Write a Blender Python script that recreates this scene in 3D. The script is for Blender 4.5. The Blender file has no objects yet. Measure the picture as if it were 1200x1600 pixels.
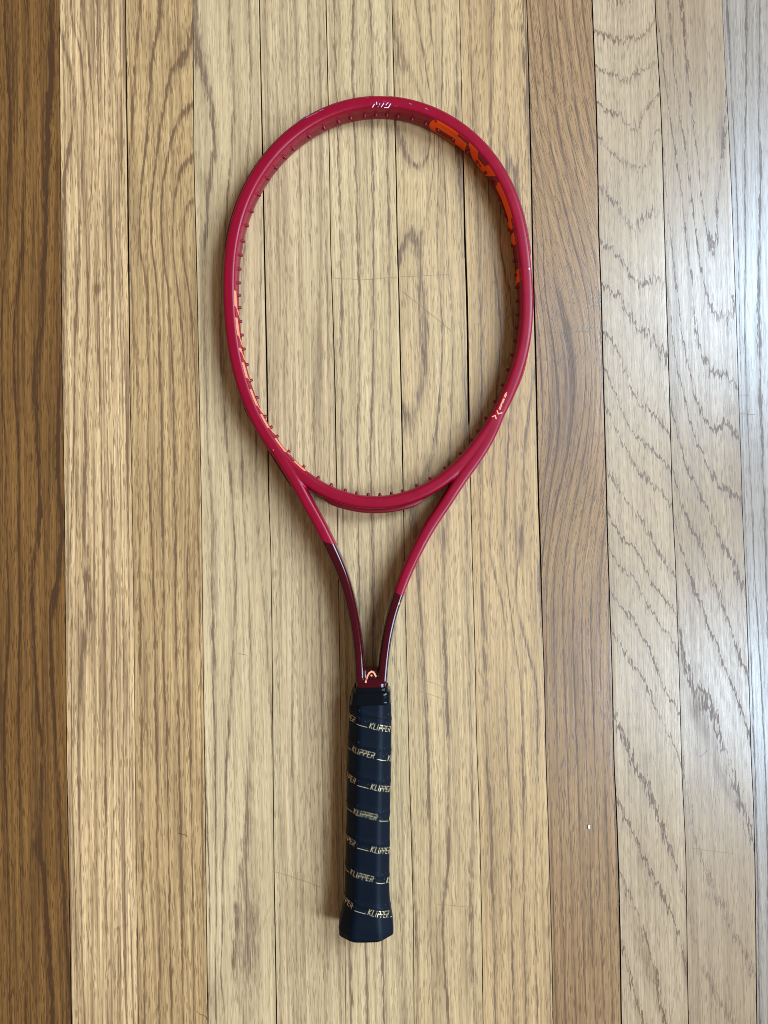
import bpy, bmesh, math, random
import numpy as np
from mathutils import Vector
from mathutils.bvhtree import BVHTree

S = bpy.context.scene
COL = S.collection
R = math.radians
random.seed(7)
rng = np.random.default_rng(11)

# ------------------------------------------------------------------ camera, world, light
CAM_H = 0.63504
TX, TY, YAW = 0.0259014, -0.00410315, -0.02086596
FPX = 1200.0                                     # focal length in photograph pixels (photograph 1200 x 1600)
cx_, sx_ = math.cos(TX), math.sin(TX); cy_, sy_ = math.cos(TY), math.sin(TY); cz_, sz_ = math.cos(YAW), math.sin(YAW)
ROT = (np.array([[cz_, -sz_, 0], [sz_, cz_, 0], [0, 0, 1]]) @ np.array([[1, 0, 0], [0, cx_, -sx_], [0, sx_, cx_]])
       @ np.array([[cy_, 0, sy_], [0, 1, 0], [-sy_, 0, cy_]]))
cam = bpy.data.cameras.new('camera'); co = bpy.data.objects.new('camera', cam); COL.objects.link(co)
from mathutils import Matrix
m4 = Matrix.Identity(4)
for i in range(3):
    for j in range(3): m4[i][j] = float(ROT[i, j])
m4[0][3], m4[1][3], m4[2][3] = 0, 0, CAM_H
co.matrix_world = m4
cam.sensor_width = 36.0; cam.lens = FPX / 1600 * 36.0; cam.clip_start = 0.01; cam.clip_end = 50
S.camera = co

w = bpy.data.worlds.new('World'); S.world = w; w.use_nodes = True
bg = w.node_tree.nodes['Background']
bg.inputs['Color'].default_value = (1.0, 0.84, 0.63, 1); bg.inputs['Strength'].default_value = 0.255

def window_lamp(name, loc, target, sx, sy, power, col):
    l = bpy.data.lights.new(name, 'AREA'); l.shape = 'RECTANGLE'; l.size = sx; l.size_y = sy
    l.energy = power; l.color = col
    o = bpy.data.objects.new(name, l); COL.objects.link(o); o.location = loc
    o.rotation_euler = (Vector(target) - Vector(loc)).to_track_quat('-Z', 'Y').to_euler()
    return o
# two panes of the daylit window on the right-hand side of the room
window_lamp('window_light', (1.35, 0.76, 1.66), (0.0, 0.70, 1.30), 0.66, 1.5, 97, (0.53, 0.755, 1.0))
window_lamp('window_light', (1.35, -0.58, 1.66), (0.0, -0.55, 1.30), 0.50, 1.5, 72, (0.53, 0.755, 1.0))

S.cycles.filter_width = 0.95
S.view_settings.view_transform = 'Standard'; S.view_settings.look = 'None'
S.view_settings.exposure = 0.0; S.view_settings.gamma = 1.0

# ------------------------------------------------------------------ survey helper: photograph point + height -> metres
def P(u, v, z=0.0):
    d = ROT @ np.array([u - 600.0, 800.0 - v, -FPX]); t = (z - CAM_H) / d[2]
    return np.array([d[0] * t, d[1] * t, z])

def lin(r, g, b):
    f = lambda c: (c / 255 / 12.92) if c / 255 <= 0.04045 else ((c / 255 + 0.055) / 1.055) ** 2.4
    return (f(r), f(g), f(b))

# ------------------------------------------------------------------ material helpers
def new_mat(name):
    m = bpy.data.materials.new(name); m.use_nodes = True
    nt = m.node_tree; b = nt.nodes['Principled BSDF']
    return m, nt, b
class NB:
    def __init__(s, nt): s.nt = nt
    def n(s, typ, **kw):
        x = s.nt.nodes.new(typ)
        for k, v in kw.items(): setattr(x, k, v)
        return x
    def put(s, sock, v):
        if isinstance(v, bpy.types.NodeSocket): s.nt.links.new(v, sock)
        else: sock.default_value = v
    def m(s, op, a, b=0.0, c=0.0, clamp=False):
        x = s.n('ShaderNodeMath', operation=op, use_clamp=clamp)
        s.put(x.inputs[0], a); s.put(x.inputs[1], b); s.put(x.inputs[2], c); return x.outputs[0]
    def ss(s, v, e0, e1, o0=0.0, o1=1.0):
        x = s.n('ShaderNodeMapRange', interpolation_type='SMOOTHSTEP')
        s.put(x.inputs[0], v); s.put(x.inputs[1], e0); s.put(x.inputs[2], e1); s.put(x.inputs[3], o0); s.put(x.inputs[4], o1)
        return x.outputs[0]
    def noise(s, vec, scale=1.0, detail=2.0, rough=0.5):
        x = s.n('ShaderNodeTexNoise'); s.put(x.inputs['Vector'], vec); s.put(x.inputs['Scale'], scale)
        s.put(x.inputs['Detail'], detail); s.put(x.inputs['Roughness'], rough); return x.outputs['Fac']
    def xyz(s, x, y, z):
        c = s.n('ShaderNodeCombineXYZ'); s.put(c.inputs[0], x); s.put(c.inputs[1], y); s.put(c.inputs[2], z); return c.outputs[0]
    def mix(s, f, a, b, mode='MIX'):
        x = s.n('ShaderNodeMix', data_type='RGBA', blend_type=mode)
        s.put(x.inputs[0], f)
        for i, v in ((6, a), (7, b)):
            if isinstance(v, tuple) and len(v) == 3: v = v + (1,)
            s.put(x.inputs[i], v)
        return x.outputs[2]
    def attr(s, name, kind='GEOMETRY', out='Fac'):
        x = s.n('ShaderNodeAttribute', attribute_type=kind, attribute_name=name); return x.outputs[out]

def wood_material():
    m, nt, b = new_mat('oak'); k = NB(nt)
    pos = k.n('ShaderNodeNewGeometry').outputs['Position']
    sp = k.n('ShaderNodeSeparateXYZ'); nt.links.new(pos, sp.inputs[0]); y = sp.outputs[1]
    fib = k.attr('fib'); phi = k.attr('grain'); amp = k.attr('amp'); stain = k.attr('stain')
    seed = k.attr('seed', 'OBJECT'); tone = k.attr('tone', 'OBJECT', 'Color')
    porek = k.attr('pore', 'OBJECT'); streakk = k.attr('streak', 'OBJECT'); linew = k.attr('line_width', 'OBJECT')
    def vec(fx, fy): return k.xyz(k.m('MULTIPLY', fib, fx), k.m('MULTIPLY', y, fy), seed)
    rag = k.noise(vec(520, 75), detail=3, rough=0.6)
    wav = k.noise(vec(45, 22), detail=2)
    p = k.m('ADD', phi, k.m('ADD', k.m('MULTIPLY', k.m('SUBTRACT', rag, 0.5), k.attr('ragged', 'OBJECT')), k.m('MULTIPLY', k.m('SUBTRACT', wav, 0.5), 0.14)))
    fr = k.m('FRACT', p)                                   # 0 at the sharp edge of a growth ring
    lo = k.m('SUBTRACT', 1.0, k.ss(fr, 0.0, k.m('MULTIPLY', linew, 1.5)))
    hi = k.ss(fr, k.m('SUBTRACT', 1.0, linew), 1.0)
    line = k.m('MAXIMUM', lo, hi)
    along = k.noise(vec(60, 9), detail=2)
    line = k.m('MULTIPLY', k.m('MULTIPLY', line, k.m('MULTIPLY', amp, k.attr('ring', 'OBJECT'))), k.m('MULTIPLY', k.ss(along, 0.30, 0.60, 0.55, 1.25), k.ss(k.noise(vec(950, 36), detail=1.0), 0.38, 0.57, 0.55, 1.25)))
    fr2 = k.m('FRACT', k.m('MULTIPLY', p, 3.0))
    sub = k.m('SUBTRACT', 1.0, k.ss(k.m('ABSOLUTE', k.m('SUBTRACT', fr2, 0.5)), 0.08, 0.42))
    streak = k.noise(vec(330, 5.5), detail=3, rough=0.6)
    fine = k.noise(vec(1350, 11), detail=1.5, rough=0.5)
    blotch = k.noise(vec(30, 7), detail=2)
    po = k.noise(vec(1450, 52), detail=1.0, rough=0.5)
    def dashes(fx, fy, off, r0, r1):
        v = k.n('ShaderNodeTexVoronoi', feature='F1', voronoi_dimensions='2D'); v.inputs['Scale'].default_value = 1.0
        nt.links.new(k.xyz(k.m('ADD', k.m('MULTIPLY', fib, fx), k.m('ADD', k.m('MULTIPLY', seed, 3.17), off)), k.m('MULTIPLY', y, fy), 0.0), v.inputs['Vector'])
        sc_ = k.n('ShaderNodeSeparateColor'); nt.links.new(v.outputs['Color'], sc_.inputs[0])
        return k.m('MULTIPLY', k.ss(v.outputs['Distance'], r0, r1, 1.0, 0.0), k.ss(sc_.outputs[0], 0.30, 0.75, 0.0, 1.0))
    d1 = k.m('MULTIPLY', dashes(1550, 74, 0.0, 0.22, 0.34), k.ss(k.noise(vec(150, 30)), 0.36, 0.56, 0.50, 1.0))
    d2 = k.m('MULTIPLY', dashes(1700, 75, 77.7, 0.20, 0.36), k.m('ADD', 0.25, line))
    pores = k.m('MAXIMUM', k.m('MAXIMUM', d1, d2), k.m('MULTIPLY', k.ss(po, 0.55, 0.62), 0.15))
    pores = k.m('MULTIPLY', pores, k.m('ADD', k.m('MULTIPLY', porek, 1.7), k.m('MULTIPLY', line, 0.4)), clamp=True)
    light = k.m('ADD', k.m('MULTIPLY', k.ss(fine, 0.48, 0.38), 0.18), k.m('MULTIPLY', k.ss(streak, 0.50, 0.36), k.m('MULTIPLY', streakk, 0.8)))
    st_pos = k.m('MAXIMUM', stain, 0.0); st_neg = k.m('MAXIMUM', k.m('MULTIPLY', stain, -1.0), 0.0)
    dark = k.m('ADD', k.m('MULTIPLY', line, 0.95), k.m('MULTIPLY', k.m('MULTIPLY', sub, amp), 0.16))
    dark = k.m('ADD', dark, k.m('MULTIPLY', k.ss(streak, 0.46, 0.66), streakk))
    dark = k.m('ADD', dark, k.m('MULTIPLY', k.ss(fine, 0.50, 0.60), k.m('MULTIPLY', porek, 0.42)))
    dark = k.m('ADD', dark, k.m('MULTIPLY', st_pos, k.ss(rag, 0.25, 0.6, 0.35, 1.1)))
    dark = k.m('MULTIPLY', dark, 1.0, clamp=True)
    toneb = k.mix(1.0, tone, k.mix(blotch, (0.86, 0.84, 0.80), (1.13, 1.14, 1.16)), 'MULTIPLY')
    toneb = k.mix(k.m('ADD', light, k.m('MULTIPLY', st_neg, 0.8), clamp=True), toneb, k.mix(1.0, toneb, (1.5, 1.55, 1.65), 'MULTIPLY'))
    darkc = k.mix(1.0, tone, k.attr('dark_tint', 'OBJECT', 'Color'), 'MULTIPLY')
    c = k.mix(dark, toneb, darkc)
    c = k.mix(k.m('MULTIPLY', pores, 1.0, clamp=True), c, k.mix(1.0, tone, (0.30, 0.24, 0.20), 'MULTIPLY'))
    nt.links.new(c, b.inputs['Base Color'])
    rg = k.m('ADD', k.m('MULTIPLY', k.noise(vec(20, 10), detail=2), 0.10), k.m('ADD', 0.20, k.m('MULTIPLY', dark, 0.20)))
    nt.links.new(rg, b.inputs['Roughness'])
    b.inputs['Specular IOR Level'].default_value = 0.5
    bp = k.n('ShaderNodeBump'); bp.inputs['Strength'].default_value = 0.22; bp.inputs['Distance'].default_value = 0.0004
    h = k.m('SUBTRACT', k.m('MULTIPLY', streak, 0.5), k.m('ADD', k.m('MULTIPLY', pores, 0.35), k.m('MULTIPLY', line, 0.30)))
    nt.links.new(h, bp.inputs['Height']); nt.links.new(bp.outputs[0], b.inputs['Normal'])
    return m

def simple_mat(name, col, rough, metal=0.0, coat=0.0, bump=None, spec=0.5, var=0.0):
    m, nt, b = new_mat(name); k = NB(nt)
    tc = k.n('ShaderNodeTexCoord').outputs['Object']
    n1 = k.noise(tc, 220.0, 3)
    c = k.mix(n1, tuple(x * (1 - var) for x in col), tuple(x * (1 + var) for x in col))
    nt.links.new(c, b.inputs['Base Color'])
    nt.links.new(k.m('ADD', rough - 0.05, k.m('MULTIPLY', k.noise(tc, 60, 3), 0.10)), b.inputs['Roughness'])
    b.inputs['Metallic'].default_value = metal; b.inputs['Coat Weight'].default_value = coat
    b.inputs['Coat Roughness'].default_value = 0.06; b.inputs['Specular IOR Level'].default_value = spec
    if bump:
        bp = k.n('ShaderNodeBump'); bp.inputs['Strength'].default_value = bump[1]; bp.inputs['Distance'].default_value = 0.0003
        nt.links.new(k.noise(tc, bump[0], 3), bp.inputs['Height']); nt.links.new(bp.outputs[0], b.inputs['Normal'])
    return m

RED = (0.255, 0.0008, 0.0140); MAROON = (0.047, 0.0003, 0.0030)
def paint_material():
    m, nt, b = new_mat('frame_paint'); k = NB(nt)
    pos = k.n('ShaderNodeNewGeometry').outputs['Position']
    sp = k.n('ShaderNodeSeparateXYZ'); nt.links.new(pos, sp.inputs[0]); x, y, z = sp.outputs
    la, lb = P(502, 845, .022), P(516, 849, .022); ra, rb = P(614, 923, .022), P(629, 931, .022)
    def edge(a, bb):
        s = (bb[1] - a[1]) / (bb[0] - a[0])
        return k.m('SUBTRACT', k.m('ADD', float(a[1] - s * a[0]), k.m('MULTIPLY', x, float(s))), y)
    side = k.m('GREATER_THAN', x, -0.008)
    e = k.m('ADD', k.m('MULTIPLY', edge(la, lb), k.m('SUBTRACT', 1.0, side)), k.m('MULTIPLY', edge(ra, rb), side))
    mask = k.ss(e, -0.0002, 0.0002)
    n1 = k.noise(pos, 90, 3)
    red = k.mix(n1, tuple(v * 0.9 for v in RED), tuple(v * 1.1 for v in RED))
    c = k.mix(mask, red, MAROON)
    # small chips and rub marks along the tip
    tip = k.ss(y, 0.340, 0.352)
    chip = k.m('MULTIPLY', k.ss(k.noise(k.xyz(k.m('MULTIPLY', x, 140), k.m('MULTIPLY', y, 700), z), 1.0, 2), 0.68, 0.74), tip)
    c = k.mix(k.m('MULTIPLY', chip, 0.55), c, (0.42, 0.22, 0.28))
    nt.links.new(c, b.inputs['Base Color'])
    nt.links.new(k.m('ADD', k.m('MULTIPLY', mask, -0.19), k.m('ADD', 0.29, k.m('MULTIPLY', n1, 0.10))), b.inputs['Roughness'])
    nt.links.new(k.m('MULTIPLY', mask, 0.22), b.inputs['Coat Weight']); b.inputs['Coat Roughness'].default_value = 0.05; b.inputs['Specular IOR Level'].default_value = 0.27
    bp = k.n('ShaderNodeBump'); bp.inputs['Strength'].default_value = 0.04; bp.inputs['Distance'].default_value = 0.0002
    nt.links.new(k.noise(pos, 1800, 2), bp.inputs['Height']); nt.links.new(bp.outputs[0], b.inputs['Normal'])
    return m

M_WOOD = wood_material()
M_SUB = simple_mat('dark_gap', (0.022, 0.014, 0.009), 0.9)
M_PAINT = paint_material()
M_PLASTIC = simple_mat('red_plastic', (0.19, 0.0009, 0.008), 0.45, spec=0.35, var=0.1)
M_ORANGE = simple_mat('orange_print', (1.0, 0.085, 0.001), 0.5, spec=0.2)
M_SALMON = simple_mat('coral_print', (0.95, 0.22, 0.10), 0.45)
M_PEACH = simple_mat('peach_print', (0.90, 0.36, 0.17), 0.45)
M_SILVER = simple_mat('silver_print', (0.75, 0.62, 0.72), 0.4)
M_GRIP = simple_mat('grip_rubber', (0.0005, 0.0027, 0.0075), 0.52, bump=(1500, 0.25), var=0.15, spec=0.14)
M_COLLAR = simple_mat('gloss_rubber', (0.0025, 0.0032, 0.005), 0.14, spec=0.18)
M_FOIL = simple_mat('gold_foil', (0.72, 0.55, 0.29), 0.36, metal=0.5)
M_DOT = simple_mat('pore_rim', (0.09, 0.10, 0.12), 0.6)
M_SCUFF = simple_mat('scuffed_paint', (0.42, 0.20, 0.30), 0.6)
M_FLAKE = simple_mat('white_flake', (0.8, 0.8, 0.78), 0.6)
M_HAIR = simple_mat('dark_hair', (0.03, 0.022, 0.015), 0.5)

# ------------------------------------------------------------------ mesh helpers
def link(name, me, mat, parent=None, smooth=True):
    o = bpy.data.objects.new(name, me); COL.objects.link(o)
    if mat: me.materials.append(mat)
    if parent: o.parent = parent
    if smooth: me.polygons.foreach_set('use_smooth', [True] * len(me.polygons))
    return o
def mesh(name, V, Fc):
    me = bpy.data.meshes.new(name); me.from_pydata([tuple(map(float, v)) for v in V], [], Fc); me.update(); return me

# ------------------------------------------------------------------ the floor
def smooth_interp(pts):
    ys = np.array([p[1] for p in pts], float); xs = np.array([p[0] for p in pts], float)
    o = np.argsort(ys); return ys[o], xs[o]
SEAM = [
 [(92.5,0),(95.7,400),(97,560),(101,800),(104.5,1200),(112,1600)],
 [(196,0),(201,400),(203,600),(207,800),(209.5,1000),(211.3,1200),(216.5,1600)],
 [(301.5,0),(303,250),(307,400),(311,600),(315,800),(317,1000),(320,1200),(322.7,1450),(325,1600)],
 [(405.3,0),(408,133),(411.7,307),(413.3,397),(415,483),(416.7,567),(418.3,660),(420,797),(422.7,833),(425,1000),(426.7,1197),(428.3,1367),(430.7,1500),(432.3,1600)],
 [(509.3,0),(512.3,133),(515,267),(516.7,397),(518.3,433),(520.7,510),(523.3,600),(525,700),(528,850),(533.5,1200),(539.3,1483),(540.3,1600)],
 [(612.3,0),(615,100),(616.7,187),(619,267),(621,397),(622.7,433),(625,533),(627.3,633),(630,767),(633.3,950),(637.3,1100),(639.3,1197),(642.3,1300),(646,1433),(647,1600)],
 [(718,0),(722.3,200),(725,300),(726.7,397),(728.3,417),(730.7,517),(731.7,600),(732.3,653),(735,750),(736.7,817),(738.7,900),(741.7,1000),(745,1167),(749,1267),(753.3,1467),(754.7,1600)],
 [(822.7,0),(825,67),(828.3,200),(830.7,300),(832.3,397),(834.3,467),(837.3,567),(839.3,683),(841.7,797),(844,850),(846.7,950),(850.7,1067),(853.3,1197),(856,1267),(860,1400),(862.7,1500),(864,1600)],
 [(925,0),(927.7,67),(931.7,167),(934,267),(936,397),(938.3,417),(940.7,517),(943.3,617),(946.7,733),(949,833),(951.7,917),(956,1033),(959.3,1197),(963.3,1267),(966.7,1367),(969.3,1483),(970.7,1600)],
 [(1023.3,0),(1026.7,67),(1031.7,150),(1035,233),(1037.3,333),(1039.3,397),(1040.7,450),(1045,583),(1048.3,700),(1050.7,797),(1055,867),(1058.3,967),(1061.7,1067),(1065,1197),(1071.7,1333),(1073.3,1467),(1075.5,1600)],
 [(1128.3,0),(1131.7,83),(1136.7,167),(1141.7,267),(1146.7,397),(1151.7,533),(1154,617),(1158.3,733),(1160,800),(1166.7,950),(1170,1050),(1174,1197),(1177.3,1250),(1180,1367),(1181.7,1533),(1182.5,1600)],
]
# half width of the open joint, in mm, along the picture height
GAP = [
 [(0,.35),(900,.30),(1600,.45)], [(0,.45),(270,.7),(420,.75),(600,.4),(900,.25),(1600,.25)],
 [(0,.35),(500,.4),(900,.3),(1600,.4)], [(0,.45),(300,.7),(660,.8),(800,.4),(1100,.35),(1600,.55)],
 [(0,.5),(400,.4),(650,.55),(800,.35),(1300,.25),(1600,.25)], [(0,.35),(180,.55),(700,.65),(850,.35),(1600,.35)],
 [(0,.25),(200,.35),(280,.75),(400,1.0),(640,1.05),(656,.95),(668,.35),(1000,.35),(1600,.35)],
 [(0,.45),(250,.7),(600,.9),(850,.75),(1000,.45),(1600,.35)], [(0,.6),(700,.6),(1100,.45),(1300,.6),(1600,.65)],
 [(0,.5),(500,.5),(1000,.35),(1600,.45)], [(0,.2),(300,.35),(700,.3),(1000,.35),(1600,.5)],
]
YPX = np.linspace(-40, 1640, 330)
def seam_xy(i):
    ys, xs = smooth_interp(SEAM[i]); x = np.interp(YPX, ys, xs)
    # extend past the picture with the mean slope
    s = (xs[-1] - xs[0]) / 1600
    x = np.where(YPX < 0, xs[0] + s * YPX, x); x = np.where(YPX > 1600, xs[-1] + s * (YPX - 1600), x)
    k = np.ones(15) / 15; xp = np.pad(x, 7, mode='reflect', reflect_type='odd'); x = np.convolve(xp, k, 'valid')
    pts = np.array([P(a, b)[:2] for a, b in zip(x, YPX)])
    g = np.interp(YPX, [p[0] for p in GAP[i]], [p[1] for p in GAP[i]]) / 1000 * .85
    return pts, g
YM = np.array([P(600, b)[1] for b in YPX])[::-1]            # common rows, ascending Y in metres
seam_x, seam_g = [], []
for i in range(11):
    pts, g = seam_xy(i); o = np.argsort(pts[:, 1])
    seam_x.append(np.interp(YM, pts[o, 1], pts[o, 0])); seam_g.append(np.interp(YM, pts[o, 1], g[o]))
W0 = 0.056
seam_x.insert(0, seam_x[0] - W0 - .004); seam_g.insert(0, seam_g[0] * 0 + .0003)
seam_x.append(seam_x[-1] + W0); seam_g.append(seam_g[-1] * 0 + .0003)
YFAR = np.concatenate([np.linspace(-1.1, YM[0] - .02, 12), YM, np.linspace(YM[-1] + .02, 1.1, 12)])
def far(a): return np.concatenate([np.full(12, a[0]), a, np.full(12, a[-1])])
seam_x = [far(a) for a in seam_x]; seam_g = [far(a) for a in seam_g]
for s in range(5):                                            # more strips beyond either side of the picture
    seam_x.insert(0, seam_x[0] - W0); seam_g.insert(0, seam_g[0]); seam_x.append(seam_x[-1] + W0); seam_g.append(seam_g[-1])

def px_seam(i, y):
    """photograph x of the seam on the left of visible plank i (0..11)"""
    if i == 0: return px_seam(1, y) - 104
    if i == 12: return px_seam(11, y) + 105
    ys, xs = smooth_interp(SEAM[i - 1]); return float(np.interp(y, ys, xs))
def vert(i, f, wob=2.0, y0=0, y1=1600):
    ph = [random.uniform(0, 6.28) for _ in range(3)]
    return [(px_seam(i, y) + f * (px_seam(i + 1, y) - px_seam(i, y))
             + wob * (math.sin(y / 170 + ph[0]) + .6 * math.sin(y / 77 + ph[1])), y) for y in np.linspace(y0, y1, 9)]
# growth-ring lines seen on each plank: (ring number, strength, points)
L = {i: [] for i in range(12)}
ST = {i: [] for i in range(12)}
def ln(i, lab, amp, pts): L[i].append((lab, amp, pts))
ln(0,0,.55,[(5,0),(7,33),(10,67),(12,133),(17,187),(15,217),(12,283),(10,367),(5,443),(2,510),(3,633),(10,717),(7,807),(12,893),(15,950),(15,987),(7,1077),(5,1193),(10,1260),(14,1400),(16,1600)])
ln(0,1,.40,[(40,0),(42,127),(38,190),(40,233),(38,290),(32,417),(25,460),(20,533),(25,660),(30,710),(28,800),(30,900),(30,1000),(28,1100),(30,1250),(36,1450),(40,1600)])
ln(0,2,.95,[(80,20),(78,93),(77,150),(71,193),(75,243),(68,283),(72,333),(69,397),(65,450),(65,510),(55,550),(52,587),(55,633),(58,667),(60,720),(62,783),(58,840),(50,883),(50,933),(53,1007),(57,1083),(62,1133),(64,1197),(63,1250),(63,1327),(70,1387),(73,1440),(78,1500),(82,1600)])
ln(0,3,.75,[(97,400),(95,567),(90,667),(88,700),(92,783),(95,800),(95,850),(91,905),(78,953),(77,1000),(80,1067),(85,1133),(88,1197),(92,1250),(93,1317),(100,1400),(103,1483),(107,1533),(110,1593)])
ln(1,0,.7,[(97,67),(107,100),(117,150),(115,187),(110,227),(103,253),(97,293),(99,333),(97,383)])
ln(1,1,.6,[(110,20),(117,50),(128,73),(130,133),(133,173),(128,233),(127,300),(123,367),(122,433),(117,517),(118,600),(115,683),(112,767),(110,867),(111,1000),(112,1200),(118,1400),(123,1600)])
ln(1,2,.6,[(125,17),(135,73),(142,133),(150,187),(150,233),(142,300),(140,367),(137,500),(133,600),(132,700),(130,850),(136,933),(134,983),(122,1060),(120,1200),(124,1300),(126,1450),(130,1600)])
for q,(lab,f) in enumerate([(3,.56),(4,.66),(5,.74),(6,.83),(7,.92)]): ln(1,lab,[.55,.5,.6,.35,.45][q],vert(1,f,1.6))
ln(2,0,.55,[(213,67),(207,167),(203,233),(200,330),(207,500),(215,600),(216,800),(218,1000),(222,1300),(226,1600)])
ln(2,1,.75,[(250,0),(247,50),(235,100),(232,167),(230,217),(223,267),(218,333),(217,397),(231,440),(230,483),(230,543),(232,607),(230,667),(233,780),(240,900),(243,1000),(243,1100),(246,1300),(250,1500)])
ln(2,2,.8,[(300,50),(287,90),(263,120),(258,167),(248,207),(245,240),(240,283),(236,333),(238,397),(247,470),(248,533),(250,600),(253,667),(253,800),(255,933),(252,1017),(258,1100),(262,1250),(265,1500)])
ln(2,3,.7,[(302,163),(288,170),(277,193),(268,217),(260,260),(252,293),(252,367),(262,450),(268,533),(270,583),(272,720),(274,850),(275,1000),(278,1120),(282,1300),(286,1600)])
ln(2,4,.6,[(304,247),(285,257),(278,283),(272,317),(270,397),(278,450),(286,540),(290,607),(297,640),(293,700),(296,760),(292,900),(293,1000),(298,1200),(302,1500)])
ln(2,5,.5,[(306,313),(292,320),(287,337),(283,397),(296,460),(303,560),(309,700),(308,820),(312,900),(312,1000),(314,1100),(316,1300),(318,1600)])
ln(3,0,.65,[(307,93),(320,117),(328,150),(332,200),(335,240),(328,273),(326,300),(320,380),(318,500),(325,700),(330,800),(332,1000),(336,1200),(338,1400),(337,1600)])
ln(3,1,.55,[(360,17),(358,67),(363,117),(365,167),(362,230),(356,300),(348,400),(345,520),(350,650),(360,740),(365,800),(368,883),(367,960),(363,1033),(360,1117),(352,1193),(353,1233),(350,1317),(345,1383),(347,1440),(343,1533)])
ln(3,2,.5,[(388,10),(390,60),(392,117),(390,200),(385,240),(380,400),(375,600),(378,740),(380,800),(385,893),(388,933),(391,977),(390,1090),(393,1130),(385,1250),(383,1383),(388,1450),(394,1500)])
for lab,f,a in ((0,.08,.4),(1,.30,.5),(2,.52,.4),(3,.70,.65),(4,.90,.5)): ln(4,lab,a,vert(4,f,2.6))
ln(5,0,.5,[(521,0),(524,150),(530,300),(533,400),(533,500),(532,600),(534,700),(538,900),(542,1200),(548,1600)])
ln(5,1,.7,[(552,17),(550,100),(555,250),(560,400),(561,500),(561,600),(558,700),(560,800),(562,1000),(568,1300),(574,1600)])
ln(5,2,.8,[(578,0),(580,67),(580,150),(582,300),(583,400),(584,467),(582,567),(580,633),(578,733),(582,850),(583,1000),(592,1300),(600,1600)])
ln(5,3,.5,[(603,0),(605,150),(606,300),(608,450),(610,600),(611,750),(614,1000),(622,1300),(630,1600)])
ln(6,0,.55,[(622,190),(630,225),(640,248),(652,250),(663,246),(672,232),(677,210)])
ln(6,1,.7,[(628,640),(640,647),(653,627),(660,587),(662,533),(660,483),(653,440),(650,400),(646,370),(640,362),(632,380),(626,410)])
ln(6,3,.7,[(687,180),(690,233),(693,267),(697,333),(699,397),(702,430),(705,465),(708,500),(708,550),(705,600),(703,700),(700,800),(690,850),(694,1000),(700,1150),(702,1310),(690,1450),(700,1600)])
ln(6,4,.4,[(712,0),(716,200),(722,400),(727,600),(726,800),(730,1000),(736,1250),(735,1420),(742,1600)])
ln(6,2,.45,[(640,760),(652,880),(660,1000),(668,1200),(672,1400),(676,1600)])
ln(7,0,.5,[(733,30),(738,150),(745,300),(750,450),(752,600),(750,750),(752,880),(755,1000),(762,1200),(770,1400),(775,1600)])
ln(7,2,.7,[(779,400),(782,330),(786,285),(793,258),(801,280),(808,320),(815,380)])
ln(7,1,.55,[(776,400),(777,440),(780,480),(782,533),(775,620),(770,700),(768,780),(763,850),(772,900),(787,943),(792,1000),(790,1150),(798,1300),(802,1600)])
ln(7,3,.6,[(818,700),(820,780),(815,843),(806,900),(805,950),(817,987),(827,1027),(835,1050),(840,1100),(838,1250),(835,1400),(840,1600)])
ln(8,0,.45,[(833,300),(840,400),(850,500),(857,600),(860,650),(857,700),(850,760),(845,830)])
ln(8,3,.5,[(835,100),(843,200),(860,300),(885,400),(905,470),(913,520),(916,580),(913,640),(903,700),(888,760),(875,820),(866,880),(864,950),(866,1050),(872,1200),(878,1400),(884,1600)])
ln(8,5,.55,[(858,60),(872,200),(890,300),(912,390),(925,450),(931,560),(929,640),(922,720),(910,800),(898,880),(894,960),(896,1050),(902,1200),(908,1400),(916,1600)])
ln(8,7,.5,[(885,50),(897,150),(912,240),(926,310)])
ln(8,7,.5,[(942,740),(932,820),(924,900),(921,980),(926,1100),(934,1300),(944,1600)])
Q10=[[(928,50),(950,53),(973,70),(987,58),(1003,62),(1020,37)],[(930,100),(945,120),(962,112),(980,130),(993,105),(1022,95)],
 [(937,167),(953,183),(967,173),(993,213),(1007,170),(1028,153)],[(933,203),(947,227),(963,247),(990,255),(1010,263),(1020,215),(1030,197)],
 [(940,297),(960,307),(977,347),(997,360),(1007,327),(1033,330)],[(942,385),(967,400),(987,433),(997,450),(1017,433),(1038,440)],
 [(943,443),(967,457),(987,493),(1013,520),(1033,547),(1042,545)],[(943,523),(960,540),(977,577),(990,613),(1007,637),(1030,660),(1047,687)],
 [(947,580),(963,627),(980,667),(997,693),(1017,700),(1033,717),(1048,740)],[(947,633),(967,673),(987,707),(1007,740),(1030,763),(1050,783)],
 [(947,733),(967,770),(987,797),(1000,805),(1013,837),(1030,867),(1050,893)],[(952,807),(967,843),(987,855),(1000,873),(1017,910),(1033,933),(1055,963)],
 [(952,850),(967,883),(990,893),(1007,933),(1027,960),(1047,987),(1058,1017)],[(955,923),(967,950),(987,963),(1007,1003),(1023,1040),(1040,1087),(1058,1113)],
 [(957,983),(977,1017),(1000,1047),(1017,1083),(1030,1115),(1060,1175)],[(963,1120),(977,1160),(990,1207),(1013,1230),(1023,1263),(1040,1313),(1057,1350),(1067,1400)],
 [(967,1253),(990,1300),(1003,1333),(1020,1367),(1040,1403),(1060,1450)],[(970,1367),(997,1427),(1013,1487),(1027,1533),(1033,1583)],[(974,1480),(990,1550),(1007,1597)]]
for q,pts in enumerate(Q10): ln(9,q,[.5,.45,.5,.35,.45,.6,.75,.6,.75,.5,.6,.8,.6,.8,.5,.8,.8,.6,.6][q],pts)
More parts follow.
